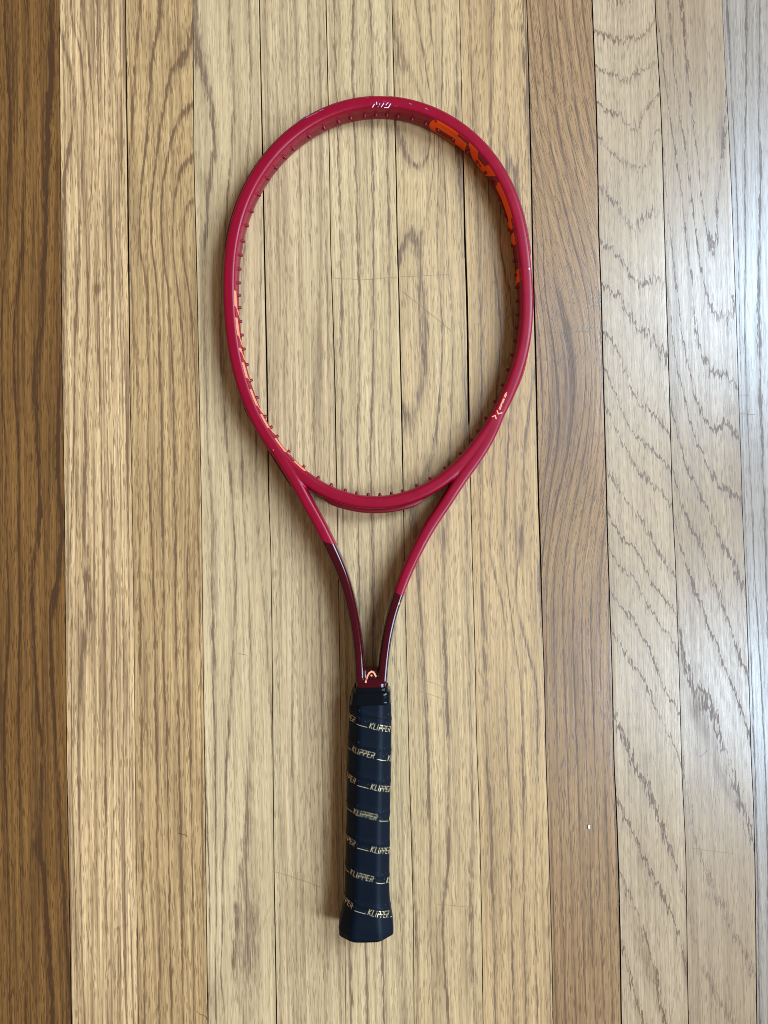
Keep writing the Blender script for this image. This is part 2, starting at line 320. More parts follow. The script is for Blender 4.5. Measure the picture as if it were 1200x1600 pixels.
ln(10,0,.85,[(1138,160),(1128,225),(1122,300),(1118,355),(1113,392),(1108,385),(1101,340),(1094,280),(1086,215),(1078,150),(1070,70),(1064,10)])
ln(10,2,.6,[(1028,20),(1034,80),(1042,150),(1050,200),(1057,250),(1066,310),(1073,380),(1081,430),(1085,500),(1093,540),(1108,573),(1123,587),(1133,580),(1150,613)])
ln(10,3,.75,[(1042,310),(1050,400),(1057,450),(1064,510),(1072,560),(1080,600),(1088,630),(1100,655),(1113,670),(1130,663),(1140,650),(1155,690)])
ln(10,4,.75,[(1044,460),(1053,550),(1067,600),(1080,667),(1090,690),(1107,733),(1127,760),(1157,780)])
ln(10,5,.65,[(1047,633),(1060,683),(1073,733),(1090,760),(1107,797),(1120,833),(1137,867),(1153,900),(1165,930)])
ln(10,6,.95,[(1051,733),(1062,780),(1075,817),(1097,850),(1107,893),(1120,923),(1137,967),(1147,1007),(1163,1040),(1172,1070)])
ln(10,7,1.0,[(1054,805),(1067,867),(1083,913),(1100,950),(1117,1000),(1133,1040),(1150,1083),(1163,1123),(1175,1160)])
ln(10,8,.8,[(1057,920),(1063,1000),(1075,1070),(1087,1093),(1100,1088),(1107,1087),(1113,1120),(1123,1153),(1137,1197),(1150,1233),(1163,1263),(1178,1310)])
ln(10,9,.3,[(1066,1200),(1080,1290),(1100,1350),(1130,1420),(1160,1480),(1181,1530)])
ln(10,10,.2,[(1072,1420),(1095,1500),(1120,1560),(1150,1600)])
ln(11,0,.7,[(1135,0),(1137,50),(1141,110),(1146,200),(1152,330),(1156,500),(1160,640),(1164,800),(1170,950),(1176,1100),(1182,1300),(1187,1600)])
ln(11,1,.9,[(1166,0),(1166,100),(1165,167),(1163,267),(1163,333),(1164,400),(1162,443),(1162,527),(1164,600),(1167,667),(1171,733),(1175,800),(1178,893),(1182,950),(1186,1017),(1190,1077),(1193,1130),(1198,1250),(1203,1600)])
ln(11,2,.85,[(1187,7),(1185,200),(1190,267),(1187,320),(1186,400),(1187,500),(1188,570),(1191,700),(1195,800),(1198,950),(1203,1100),(1210,1300),(1216,1600)])
ln(11,3,.5,[(1208,0),(1208,300),(1210,600),(1216,900),(1222,1200),(1228,1600)])
ln(6,1.5,.3,[(641,415),(641,480),(641,560),(640,605)]); ln(6,-.5,.3,[(652,215),(652,228)]); ln(6,.55,.3,[(645,300),(665,300)])
ln(7,2.5,.3,[(795,310),(797,360),(799,420)]); ln(10,-.5,.4,[(1098,60),(1105,150),(1109,250),(1109,320)]); ln(10,.6,.4,[(1135,330),(1138,420)])
ln(8,1,1.3,[(844,430),(860,520),(870,600),(872,660),(866,720),(856,780),(849,840)]); ln(8,2,1.1,[(868,440),(884,520),(893,590),(893,660),(883,730),(868,790)])
# stains, knots, mineral streaks, pale streaks: (px, py, half-width, half-height, strength, lean)
ST[0]=[(55,1323,5,14,.7,0),(28,840,5,10,.4,0),(80,95,5,25,.4,0),(70,240,4,20,.3,0),(53,600,5,40,.3,0)]
ST[1]=[(152,452,5,9,1.0,0),(124,363,2,3,.8,0),(198,1300,9,260,-.45,.02),(192,940,8,160,-.4,.02),(120,520,10,120,-.25,0),(197,1447,6,2,.8,0),(141,1405,2,2,.8,0),(184,1452,2,3,.8,0),(185,560,12,220,-.2,0),(113,165,6,14,.25,0)]
ST[2]=[(285,75,14,32,.42,.1),(213,1355,3,3,.6,0),(262,230,14,80,-.15,0)]
ST[3]=[(318,285,9,24,.45,.1),(336,1560,8,30,.5,0),(378,745,9,24,.4,0),(320,820,4,16,.3,0),(349,687,2,2,.9,0),(330,600,12,170,-.25,0),(325,1150,16,140,-.15,0)]
ST[4]=[(499,560,4,60,.3,0),(420,520,5,90,.2,0),(430,10,8,40,.1,0)]
ST[5]=[(620,30,6,50,.2,0)]
ST[6]=[(648,236,20,22,.32,0),(643,668,8,26,.5,.1),(656,610,6,30,.4,0),(687,835,10,22,.45,.2),(660,885,9,18,.3,0),(700,1315,5,40,.4,0),(686,1500,7,50,.35,0),(731,1510,7,70,.35,0),(665,1430,10,60,.2,0)]
ST[7]=[(786,225,9,36,.35,0),(813,842,8,36,.55,.15),(790,330,10,60,.12,0),(815,1060,4,20,.2,0)]
ST[8]=[(880,120,40,150,-.30,0),(935,660,9,120,-.45,0),(836,640,8,150,-.3,0),(905,900,30,80,-.25,0),(878,590,17,120,.45,.06),(868,700,16,90,.30,0),(850,780,10,60,.25,0),(872,190,16,60,.2,.15),(905,1040,22,130,.18,0)]
ST[9]=[(1008,1500,10,75,.42,.28),(998,1345,4,18,.5,0),(992,1140,10,6,.3,0),(1012,1190,6,24,.3,0),(1072,1510,4,50,.7,.05),(963,1480,5,60,.3,.1)]
ST[10]=[(1128,210,7,30,.45,.05),(1120,300,5,40,.3,-.1),(1086,1108,9,18,.55,0),(1100,1140,10,24,.35,.2),(1130,1220,7,40,.5,.35),(1142,640,6,10,.3,0),(1150,800,6,10,.2,0)]
ST[11]=[(1187,260,3,14,.5,0),(1187,320,3,14,.5,0),(1138,60,5,50,.3,0)]
# scratches across the boards as thin stains: (x0,y0,x1,y1,strength)
SCR=[(520,434,560,437,.35),(560,437,700,429,.4),(628,455,705,516,.35),(650,1057,695,1074,.4),(655,1079,697,1094,.4),(1082,1326,1148,1335,.55),(890,1283,930,1292,.45),(930,1402,1000,1420,.25),(680,1413,740,1417,.3),(425,1360,500,1385,.2),(1155,617,1172,618,.25),(1155,646,1180,647,.25),(870,857,900,860,.25),(373,1021,387,1023,.4),(840,520,925,518,.15)]

def tps(pts, val, reg=0.02):
    n = len(pts); d = np.linalg.norm(pts[:, None] - pts[None], axis=2)
    K = np.where(d > 0, d ** 2 * np.log(d + 1e-9), 0) + reg * np.eye(n)
    Pm = np.hstack([np.ones((n, 1)), pts]); A = np.zeros((n + 3, n + 3)); A[:n, :n] = K; A[:n, n:] = Pm; A[n:, :n] = Pm.T
    c = np.linalg.solve(A, np.concatenate([val, np.zeros(3)]))
    def ev(q):
        d = np.linalg.norm(q[:, None] - pts[None], axis=2)
        return np.where(d > 0, d ** 2 * np.log(d + 1e-9), 0) @ c[:n] + c[n] + q @ c[n + 1:]
    return ev
def resample(pts, step=22):
    o = []
    for (x0, y0), (x1, y1) in zip(pts, pts[1:]):
        n = max(1, int(math.hypot(x1 - x0, y1 - y0) / step))
        o += [(x0 + (x1 - x0) * t / n, y0 + (y1 - y0) * t / n) for t in range(n)]
    return o + [pts[-1]]

floor = link('floor', mesh('floor', [(-1.3, -1.15, -.0030), (1.3, -1.15, -.0030), (1.3, 1.15, -.0030), (-1.3, 1.15, -.0030)], [(0, 1, 2, 3)]), M_SUB, smooth=False)
floor['kind'] = 'structure'
# board colours (as pale or dark as each board is stained), pore strength, streak strength, ring line width
TONE = [((150, 107, 62), 0.72, 0.5, 0.12), ((200, 168, 120), 0.62, 0.7, 0.13), ((192, 160, 112), 0.62, 0.42, 0.11), ((208, 186, 142), 0.36, 0.25, 0.12), ((204, 180, 136), 0.45, 0.38, 0.1), ((203, 177, 132), 0.46, 0.32, 0.1), ((198, 174, 132), 0.5, 0.25, 0.11), ((198, 172, 128), 0.55, 0.27, 0.11), ((168, 134, 100), 0.62, 0.34, 0.13), ((176, 150, 118), 0.40, 0.16, 0.065), ((176, 150, 120), 0.38, 0.18, 0.065), ((170, 150, 126), 0.36, 0.28, 0.09)]
NT = len(seam_x) - 1
GAIN = [(0.771, 0.656, 0.512), (1.192, 1.028, 0.957), (1.1, 0.929, 0.83), (1.012, 0.84, 0.765), (0.98, 0.825, 0.767), (1.06, 0.922, 0.869), (1.058, 0.872, 0.763), (0.992, 0.799, 0.692), (0.929, 0.811, 0.686), (1.09, 1.013, 0.984), (0.894, 0.807, 0.751), (0.872, 0.836, 0.898)]
NXT = 22
us = np.linspace(0, 1, NXT)
for j in range(NT):
    i = j - 5                                                 # index among the twelve boards in the picture
    vis = 0 <= i < 12
    yy = YFAR if vis else YFAR[::6]
    xl = (seam_x[j] + seam_g[j]) if vis else (seam_x[j] + seam_g[j])[::6]
    xr = (seam_x[j + 1] - seam_g[j + 1]) if vis else (seam_x[j + 1] - seam_g[j + 1])[::6]
    if not vis: us_ = np.linspace(0, 1, 5)
    else: us_ = us
    dz = random.uniform(-.00012, .00006); cup = random.uniform(-.00006, .00012)
    n = len(yy); X = xl[:, None] + (xr - xl)[:, None] * us_[None]
    Z = dz + cup * (4 * (us_ - .5) ** 2)[None] + 0 * X
    be = .00015
    Xf = np.hstack([xl[:, None] + .0028, xl[:, None], X * 0 + np.clip(X, (xl + be)[:, None], (xr - be)[:, None]), xr[:, None], xr[:, None] - .0028])
    Zf = np.hstack([np.full((n, 1), -.005), Z[:, :1] - .00001, Z, Z[:, -1:] - .00001, np.full((n, 1), -.005)])
    nx = Xf.shape[1]; Yf = np.repeat(yy[:, None], nx, 1)
    V = np.stack([Xf, Yf, Zf], 2).reshape(-1, 3)
    idx = np.arange(n * nx).reshape(n, nx)
    Fc = np.stack([idx[:-1, :-1], idx[:-1, 1:], idx[1:, 1:], idx[1:, :-1]], 2).reshape(-1, 4)
    me = bpy.data.meshes.new('plank'); me.from_pydata(V.tolist(), [], Fc.tolist()); me.update()
    o = link('plank', me, M_WOOD, floor)
    fl_ = np.ones(Fc.shape[0] // (nx - 1) * (nx - 1), bool).reshape(-1, nx - 1); fl_[:, [0, 1, -2, -1]] = False
    me.polygons.foreach_set('use_smooth', fl_.ravel().tolist())
    # growth-ring coordinate, line strength, stain and fibre coordinate on every vertex
    SCL = np.array([1.0, 0.30])
    if vis and L[i]:
        pts, val, am = [], [], []
        for lab, a, pl in L[i]:
            for q in resample(pl): pts.append(P(*q)[:2] * 1000 * SCL); val.append(lab); am.append(a)
        pts = np.array(pts); val = np.array(val, float); am = np.array(am)
        _, ui = np.unique(np.round(pts, 1), axis=0, return_index=True); pts, val, am = pts[ui], val[ui], am[ui]
        q = V[:, :2] * 1000; q = np.stack([q[:, 0], np.clip(q[:, 1], -405, 440)], 1) * SCL
        ev = tps(pts / 50, val); phi = np.concatenate([ev(c / 50) for c in np.array_split(q, 12)])
        amp = np.concatenate([(lambda d: (d @ am) / d.sum(1))(1 / (((c[:, None] - pts[None]) ** 2).sum(2) + 4) ** 1.5) for c in np.array_split(q, 12)])
    else:
        phi = (V[:, 0] - seam_x[j][0]) * random.uniform(60, 110) + .6 * np.sin(V[:, 1] * 7 + j); amp = np.full(len(V), .5)
    stain = np.zeros(len(V))
    if vis:
        for (sx, sy, hw, hh, st, lean) in ST[i]:
            c = P(sx, sy); dx = (V[:, 0] - c[0]) * 1000; dy = (V[:, 1] - c[1]) * 1000
            dx = dx + lean * dy; a, bq = hw / 1.88, hh / 1.88
            stain += st * np.exp(-((dx / a) ** 2 + (dy / bq) ** 2) * 1.1)
    fib = V[:, 0].copy()
    if i == 8:                                                # the board with leaning fibres
        yk = np.array([P(600, t)[1] for t in (1600, 1000, 900, 780, 690, 600, 520, 400, 250, 120, 0)])
        sk = np.array([-.03, -.02, -.14, -.26, -.16, .0, .16, .27, .25, .14, .08])
        yg = np.linspace(-1.1, 1.1, 900); sg = np.interp(yg, yk, sk); I = np.cumsum(sg) * (yg[1] - yg[0])
        fib = V[:, 0] + np.interp(V[:, 1], yg, I)
    elif i in (2,): fib = V[:, 0] - .02 * np.sin(V[:, 1] * 9) * .15
    else: fib = V[:, 0] + .0012 * np.sin(V[:, 1] * 8 + j * 1.7)
    for nm, arr in (('grain', phi), ('amp', amp), ('stain', stain), ('fib', fib)):
        at = me.attributes.new(nm, 'FLOAT', 'POINT'); at.data.foreach_set('value', arr.astype(np.float32))
    t = TONE[i] if vis else random.choice(TONE)
    o['tone'] = [float(v) * g_ for v, g_ in zip(lin(*t[0]), GAIN[i] if vis else GAIN[5])]; o['dark_tint'] = [.33, .285, .31] if i < 8 else ([.40, .34, .29] if i == 8 else [.34, .245, .165]); o['pore'] = t[1]; o['streak'] = t[2]; o['line_width'] = t[3]; o['ragged'] = .65 if i in (9, 10) else .34; o['ring'] = float({0: 1.7, 1: 1.4, 2: 1.5, 3: 1.3, 4: .7, 5: 1.35, 6: 1.35, 7: 1.25, 8: 1.35, 9: 1.7, 10: 1.7, 11: 1.6}.get(i, 1.0)); o['seed'] = float(j * 7.31)

# fine scratches pressed into the varnish: hair-thin grooves of dirt lying 0.05 mm proud of the boards
def ribbon(name, pts, hw, mat, parent, z=.00012):
    V, Fc = [], []
    for k_, (a, b) in enumerate(pts):
        p = P(a, b); q = P(*pts[min(k_ + 1, len(pts) - 1)]) - P(*pts[max(k_ - 1, 0)]); q /= np.linalg.norm(q); nn = np.array([-q[1], q[0], 0])
        V += [p + nn * hw + [0, 0, z], p - nn * hw + [0, 0, z]]
        if k_: Fc.append((2 * k_ - 2, 2 * k_ - 1, 2 * k_ + 1, 2 * k_))
    return link(name, mesh(name, V, Fc), mat, parent)
M_SCR = simple_mat('scratch_dirt', lin(150, 122, 88), 0.6)
for (x0, y0, x1, y1, st) in SCR:
    pts = [(x0 + (x1 - x0) * t / 6, y0 + (y1 - y0) * t / 6 + random.uniform(-.8, .8)) for t in range(7)]
    ribbon('scratch', pts, .00008 + .00012 * st, M_SCR, floor, z=.00022)

# ------------------------------------------------------------------ the racket
rk = bpy.data.objects.new('tennis_racket', None); COL.objects.link(rk); rk.empty_display_size = .05
rk['label'] = 'unstrung red tennis racket with dark navy wrapped handle lying on the wooden floor'; rk['category'] = 'tennis racket'
def zc(y): return (18.5 + (10.8 - 18.5) * (y + .32) / .675) / 1000     # the racket tips up towards the butt
Z3 = lambda x, y, dz: np.array([x, y, zc(y) + dz])

# hoop centre line, from the outer outline and from the inner edge of the throat bridge
OUT = [(592,151.5),(560,153.5),(535,158.5),(512.7,166.2),(470,191),(436,219),(410,246.7),(384,288),(363.3,340),(351.7,410),(348.9,466.7),(352.8,518),(365.7,583.3),(384.3,644.7),(406,681),
       (622,154),(650,160.3),(686,173),(720,191.8),(752,219),(780.7,256),(800,293),(813.3,328.3),(824,370),(829.5,410),(831.6,460),(829,528),(816,588),(800,624),(776,670)]
INN = [(500,755),(514,762),(535,770),(550,774.3),(570,777),(592,778),(612,776),(634,771.6),(655,763.5),(670,755),(685,746)]
HC = np.array([.0015, .19])
def upol(p): d = p[:2] - HC; return math.atan2(d[1], d[0]), math.hypot(*d)
th, rr, off = [], [], []
for q in OUT: p = P(*q, .0148 if q[1] < 200 else .0165); a, r_ = upol(p); th.append(a); rr.append(r_); off.append(-.0054 if q[1] > 200 else -.0067)
for q in INN: p = P(*q, .0215); a, r_ = upol(p); th.append(a); rr.append(r_); off.append(.0037)
th, rr, off = map(np.array, (th, rr, off))
NF = 6
def basis(t): return np.stack([np.ones_like(t)] + [f(k * t) for k in range(1, NF + 1) for f in (np.cos, np.sin)], 1)
coef = np.zeros(2 * NF + 1)
for it in range(4):                                             # offset along the normal, not along the radius
    B = basis(th)
    if it: 
        k_ = np.arange(1, NF + 1); dr = np.zeros_like(th); r0 = B @ coef
        for k in range(1, NF + 1): dr += -k * coef[2 * k - 1] * np.sin(k * th) + k * coef[2 * k] * np.cos(k * th)
        sec = np.sqrt(1 + (dr / r0) ** 2)
    else: sec = 1
    Wt = np.diag([1e-7 * k ** 4 for k in [0] + [k for k in range(1, NF + 1) for _ in (0, 1)]])
    coef = np.linalg.solve(B.T @ B + Wt, B.T @ (rr + off * sec))
NH = 720
T = np.linspace(0, 2 * np.pi, NH, endpoint=False)
Rr = basis(T) @ coef
hoop = np.stack([HC[0] + Rr * np.cos(T), HC[1] + Rr * np.sin(T)], 1)
tan = np.roll(hoop, -1, 0) - np.roll(hoop, 1, 0); tan /= np.linalg.norm(tan, axis=1)[:, None]
nrm = np.stack([tan[:, 1], -tan[:, 0]], 1)                       # outward

def section(a, b, e=4.0, n=28):
    o = []
    for k in range(n):
        t = 2 * math.pi * (k + .5) / n; c, s = math.cos(t), math.sin(t)
        o.append((a * math.copysign(abs(c) ** (2 / e), c), b * math.copysign(abs(s) ** (2 / e), s)))
    return o
def sweep(V, Fc, ctr, nm, secs, closed=False):
    base = len(V); n = len(secs[0]); N = len(ctr)
    for c, m_, s in zip(ctr, nm, secs):
        for (a, b) in s: V.append(Z3(c[0] + m_[0] * a, c[1] + m_[1] * a, b))
    for k in range(N if closed else N - 1):
        k2 = (k + 1) % N
        for q in range(n):
            q2 = (q + 1) % n; Fc.append((base + k * n + q, base + k2 * n + q, base + k2 * n + q2, base + k * n + q2))
    if not closed: Fc.append(tuple(base + q for q in range(n))[::-1]); Fc.append(tuple(base + (N - 1) * n + q for q in range(n)))
def normals(c):
    t = np.gradient(c, axis=0); t /= np.linalg.norm(t, axis=1)[:, None]; return np.stack([t[:, 1], -t[:, 0]], 1)
def spline(pts, n):
    pts = np.array(pts, float); d = np.concatenate([[0], np.cumsum(np.linalg.norm(np.diff(pts[:, :2], axis=0), axis=1))])
    t = np.linspace(0, d[-1], n); o = []
    for k in range(pts.shape[1]):
        x = np.interp(t, d, pts[:, k]); ww = max(3, n // 14) | 1; h = ww // 2
        for _ in range(2): x = np.convolve(np.pad(x, h, mode='reflect', reflect_type='odd'), np.ones(ww) / ww, 'valid')
        o.append(x)
    return np.stack(o, 1)

V, Fc = [], []
sweep(V, Fc, hoop, nrm, [section(.0054, .0105, 4.5, 36)] * NH, True)
# arms: centre points (photograph), width and half height in mm
ARM_L = [(398,645,8.5),(415,677,9.2),(434,706,9.6),(463,752,9.9),(481.5,787,9.9),(500.5,820,9.9),(514.5,848,9.8),(531.4,884,9.3),(543.3,918,8.7),(553.0,960,8.0),(559.5,1000,7.9),(562.3,1035,8.1),(563.2,1062,8.1)]
ARM_R = [(786,632,8.5),(767,678,9.2),(749,709,9.6),(718,751,9.9),(695,787,9.9),(669.5,824,9.9),(650.5,860,9.8),(633,898,9.3),(621,931,8.7),(611.8,961,8.1),(604.5,995,8.0),(600,1027,8.2),(597.3,1062,8.2)]
for A in (ARM_L, ARM_R):
    c = spline([tuple(P(u, v, .0165)[:2]) + (w_ / 2000,) for u, v, w_ in A], 110)
    c[-1, :2] = c[-1, :2]
    n_ = normals(c[:, :2]); hh = np.interp(np.arange(110), [0, 25, 70, 109], [.0102, .0109, .0112, .0118])
    sweep(V, Fc, c[:, :2], n_, [section(w_, h_, 4.4, 36) for w_, h_ in zip(c[:, 2], hh)])
# shaft and the saddle between the arms
def block(u0, u1, va, vb, h, e=6):
    ca = P((u0[0] + u0[1]) / 2, va, .017)[:2]; cb = P((u1[0] + u1[1]) / 2, vb, .017)[:2]
    wa = (P(u0[1], va, .017) - P(u0[0], va, .017))[0] / 2; wb = (P(u1[1], vb, .017) - P(u1[0], vb, .017))[0] / 2
    c = np.array([ca + (cb - ca) * t for t in np.linspace(0, 1, 14)]); n_ = normals(c)
    sweep(V, Fc, c, n_, [section(wa + (wb - wa) * t, h[0] + (h[1] - h[0]) * t, e, 40) for t in np.linspace(0, 1, 14)])
block((557, 603), (554.3, 605.7), 1058, 1092, (.0118, .0122), 5)
block((565, 596), (560, 600), 1044, 1068, (.0075, .0116), 3)
tmp = bpy.data.objects.new('tmp', mesh('tmp', V, Fc)); COL.objects.link(tmp)
bm = bmesh.new(); bm.from_mesh(tmp.data); bmesh.ops.recalc_face_normals(bm, faces=bm.faces); bm.to_mesh(tmp.data); bm.free()
md = tmp.modifiers.new('r', 'REMESH'); md.mode = 'VOXEL'; md.voxel_size = .00062
md = tmp.modifiers.new('s', 'SMOOTH'); md.factor = .5; md.iterations = 4
me = bpy.data.meshes.new_from_object(tmp.evaluated_get(bpy.context.evaluated_depsgraph_get())); me.name = 'frame'
bpy.data.objects.remove(tmp)
frame = link('frame', me, M_PAINT, rk)
bvh = BVHTree.FromPolygons([v.co[:] for v in me.vertices], [p.vertices[:] for p in me.polygons])

def hoop_part(name, a0, a1, off_, hw, hh, mat, taper=8, e=4):
    """strip that follows the hoop between two angles (degrees)"""
    k0, k1 = int(a0 / 360 * NH), int(a1 / 360 * NH); ks = np.arange(k0, k1 + 1) % NH; N = len(ks)
    c = hoop[ks] + nrm[ks] * off_
    secs = [section(hw, max(.0006, hh * min(1, (min(q, N - 1 - q) + 1) / taper) ** .5), e, 16) for q in range(N)]
    return c, nrm[ks], secs
def ang(u, v, z=.0125):
    a, _ = upol(P(u, v, z)); return math.degrees(a) % 360
a_tip = ang(594.5, 152); 
V, Fc = [], []
for a0, a1 in ((ang(828.5, 395), a_tip - .28), (a_tip + .28, ang(353, 395))): sweep(V, Fc, *hoop_part('b', a0, a1, .0057, .0012, .0066, None, taper=5))
link('bumper_guard', mesh('bumper_guard', V, Fc), M_PLASTIC, rk)
strip_mesh = []
V, Fc = [], []
sweep(V, Fc, hoop - nrm * .0052, nrm, [section(.00055, .0034, 4, 12)] * NH, True)
strip = link('grommet_strip', mesh('grommet_strip', V, Fc), M_PLASTIC, rk)
V, Fc = [], []
c, n_, secs = hoop_part('t', ang(500, 774, .02), ang(668, 775, .02), .0060, .0023, .0040, None, taper=14)
q_ = np.linspace(0, 1, len(c)); c = c - n_ * (.0042 * np.clip(1 - np.minimum(q_, 1 - q_) / .14, 0, 1) ** 1.5)[:, None]
sweep(V, Fc, c, n_, secs)
link('throat_strip', mesh('throat_strip', V, Fc), M_PLASTIC, rk)
for pts in ([(361,560),(365.7,583.3),(384.3,644.7),(406,681),(424,711),(440,737),(455,760)], [(822,565),(816,588),(800,624),(776,670),(757,706),(736,738.5),(719,764)]):
    V, Fc = [], []
    c = spline([P(u, v, .0135)[:2] for u, v in pts], 60); n_ = normals(c)
    inward = np.sign(((HC - c) * n_).sum(1))[:, None]
    sweep(V, Fc, c + n_ * inward * .0006, n_, [section(.0010, max(.0006, .0040 * min(1, (min(q, 59 - q) + 1) / 6) ** .5), 4, 14) for q in range(60)])
    link('side_strip', mesh('side_strip', V, Fc), M_PLASTIC, rk)

# grommets: one little tube each, set where the photograph shows it
GR = [(603.7,182.5),(586.9,181.8),(568.7,183),(548.4,186.7),(527.4,193),(505.7,202.8),(482.3,216.3),(456.7,236),(443.8,250),(430.5,265.3),(419.8,281.7),(404.9,308),(394,333),(386,356),(380.8,379.7),(376.6,400.7),(374.3,421),(373.4,442),(371.5,462),(371.5,481),(372.7,501.7),(375,522),(379.2,544.4),(383.9,567.5),(390.2,592.2),(400,618.3),(412.8,646.3),(421.5,665),(430,680),(447.7,705),(471,730.5),(494.5,747),(514,759.6),(536.5,768),(555,773.4),(575,776),(593.5,776),(613.6,774.6),(632.5,770.4),(655,762.6),(675,751),(699,734),(723.7,710.5),(741,686.5),(750.6,671),(761,651.6),(775,625),(786,598.4),(793,576),(798.6,552),(803.6,531),(806,509.6),(808,491),(808.6,469.6),(808,450),(806.5,430),(804,408.8),(800.5,386.7),(796.5,362),(791,338.8),(780,316.7),(766.7,289.4),(757.3,273.5),(744.5,257),(731.7,242.7),(707,220.5),(685.5,207),(664,196.5),(643.5,189),(623,184.8)]
gme = None
def tube_mesh():
    V, Fc = [], []; n = 12; prof = [(.0016, -.001), (.00155, .0003), (.00125, .0008), (.00124, .0020), (.0010, .0023), (.0006, .0023), (.0006, .0011)]
    for r_, h in prof:
        for q in range(n): t = 2 * math.pi * q / n; V.append((r_ * math.cos(t), r_ * math.sin(t), h))
    for k in range(len(prof) - 1):
        for q in range(n): q2 = (q + 1) % n; Fc.append((k * n + q, k * n + q2, (k + 1) * n + q2, (k + 1) * n + q))
    Fc.append(tuple((len(prof) - 1) * n + q for q in range(n)))
    m_ = mesh('grommet', V, Fc); m_.materials.append(M_PLASTIC); m_.polygons.foreach_set('use_smooth', [True] * len(m_.polygons)); return m_
gme = tube_mesh()
for (u, v) in GR:
    a = ang(u, v, .014); k = int(round(a / 360 * NH)) % NH
    c = hoop[k] - nrm[k] * .0057
    o = bpy.data.objects.new('grommet', gme); COL.objects.link(o); o.parent = strip
    o.location = Z3(c[0], c[1], .0005)
    o.rotation_euler = Vector((-nrm[k][0], -nrm[k][1], 0)).to_track_quat('Z', 'Y').to_euler()

# ------------------------------------------------------------------ lettering
FONT = {  # stroke letters in a unit cell: list of polylines, width of cell
 'K': ([[(0,0),(0,1)],[(.75,1),(.08,.48),(.75,0)]], .8), 'L': ([[(0,1),(0,0),(.6,0)]], .65), 'i': ([[(0,0),(0,.66)],[(0,.86),(0,1)]], .18),
 'P': ([[(0,0),(0,.62)],[(.0,1),(.72,1),(.72,.5),(.12,.5)]], .78), 'E': ([[(.7,1),(0,1),(0,0),(.7,0)],[(.1,.5),(.6,.5)]], .74),
 'R': ([[(0,0),(0,.62)],[(0,1),(.74,1),(.74,.52),(.14,.52)],[(.42,.5),(.74,0)]], .8), 'G': ([[(.7,1),(0,1),(0,0),(.7,0),(.7,.45),(.4,.45)]], .76),
 'A': ([[(0,0),(.36,1),(.72,0)],[(.14,.35),(.58,.35)]], .76), 'H': ([[(0,0),(0,1)],[(.7,0),(.7,1)],[(0,.5),(.7,.5)]], .76),
 'N': ([[(0,0),(0,1),(.68,0),(.68,1)]], .74), '3': ([[(0,1),(.66,1),(.66,0),(0,0)],[(.1,.5),(.66,.5)]], .72), '6': ([[(.66,1),(0,1),(0,0),(.66,0),(.66,.5),(0,.5)]], .72),
 '0': ([[(0,0),(0,1),(.66,1),(.66,0),(0,0)]], .72), '+': ([[(.1,.5),(.6,.5)],[(.35,.25),(.35,.75)]], .6), ' ': ([], .45)}
def stroke_quads(pts, hw, seg):
    """a polyline as short quads in the plane"""
    out = []
    for (x0, y0), (x1, y1) in zip(pts, pts[1:]):
        d = math.hypot(x1 - x0, y1 - y0) or 1e-9; tx, ty = (x1 - x0) / d, (y1 - y0) / d; nx_, ny_ = -ty * hw, tx * hw
        e = hw * .8; a = (x0 - tx * e, y0 - ty * e); b = (x1 + tx * e, y1 + ty * e); n = max(1, int(d / seg))
        for k in range(n):
            f0, f1 = k / n, (k + 1) / n
            p0 = (a[0] + (b[0] - a[0]) * f0, a[1] + (b[1] - a[1]) * f0); p1 = (a[0] + (b[0] - a[0]) * f1, a[1] + (b[1] - a[1]) * f1)
            out.append([(p0[0] + nx_, p0[1] + ny_), (p0[0] - nx_, p0[1] - ny_), (p1[0] - nx_, p1[1] - ny_), (p1[0] + nx_, p1[1] + ny_)])
    return out
def word(txt, size, hw, slant, gap=.24, sx=1.0):
    x = 0; out = []
    for ch in txt:
        ls, wd = FONT[ch]
        for pl in ls: out.append([((x + px_ * sx + py_ * slant) * size, py_ * size) for px_, py_ in pl])
        x += wd * sx + gap
    return out, x * size
def quads_to_mesh(name, quads, fn, mat, parent):
    V, Fc = [], []
    for k, q in enumerate(quads):
        b = len(V)
        lift = (k % 7) * 2e-6
        V += [fn(x, y, lift) for x, y in q]; Fc.append((b, b + 1, b + 2, b + 3))
    return link(name, mesh(name, V, Fc), mat, parent, smooth=False)

# running length along the hoop
seg = np.linalg.norm(np.roll(hoop, -1, 0) - hoop, axis=1); SL = np.concatenate([[0], np.cumsum(seg)])
hoop2 = np.vstack([hoop, hoop[:1]]); nrm2 = np.vstack([nrm, nrm[:1]])
def s_of(u, v, z): a = ang(u, v, z) / 360 * NH; return float(np.interp(a, np.arange(NH + 1), SL))
def wall_x(h):                                                 # distance of the inner wall from the centre line at height h
    return .0054 * (1 - min(.98, abs(h) / .0105) ** 4.5) ** (1 / 4.5)
def on_wall(s, h, lift):
    s = s % SL[-1]; c = np.array([np.interp(s, SL, hoop2[:, 0]), np.interp(s, SL, hoop2[:, 1])]); n_ = np.array([np.interp(s, SL, nrm2[:, 0]), np.interp(s, SL, nrm2[:, 1])])
    q = c - n_ * (wall_x(h) + .00016 + lift + (.00055 if abs(h) < .0037 else 0)); return Z3(q[0], q[1], h)
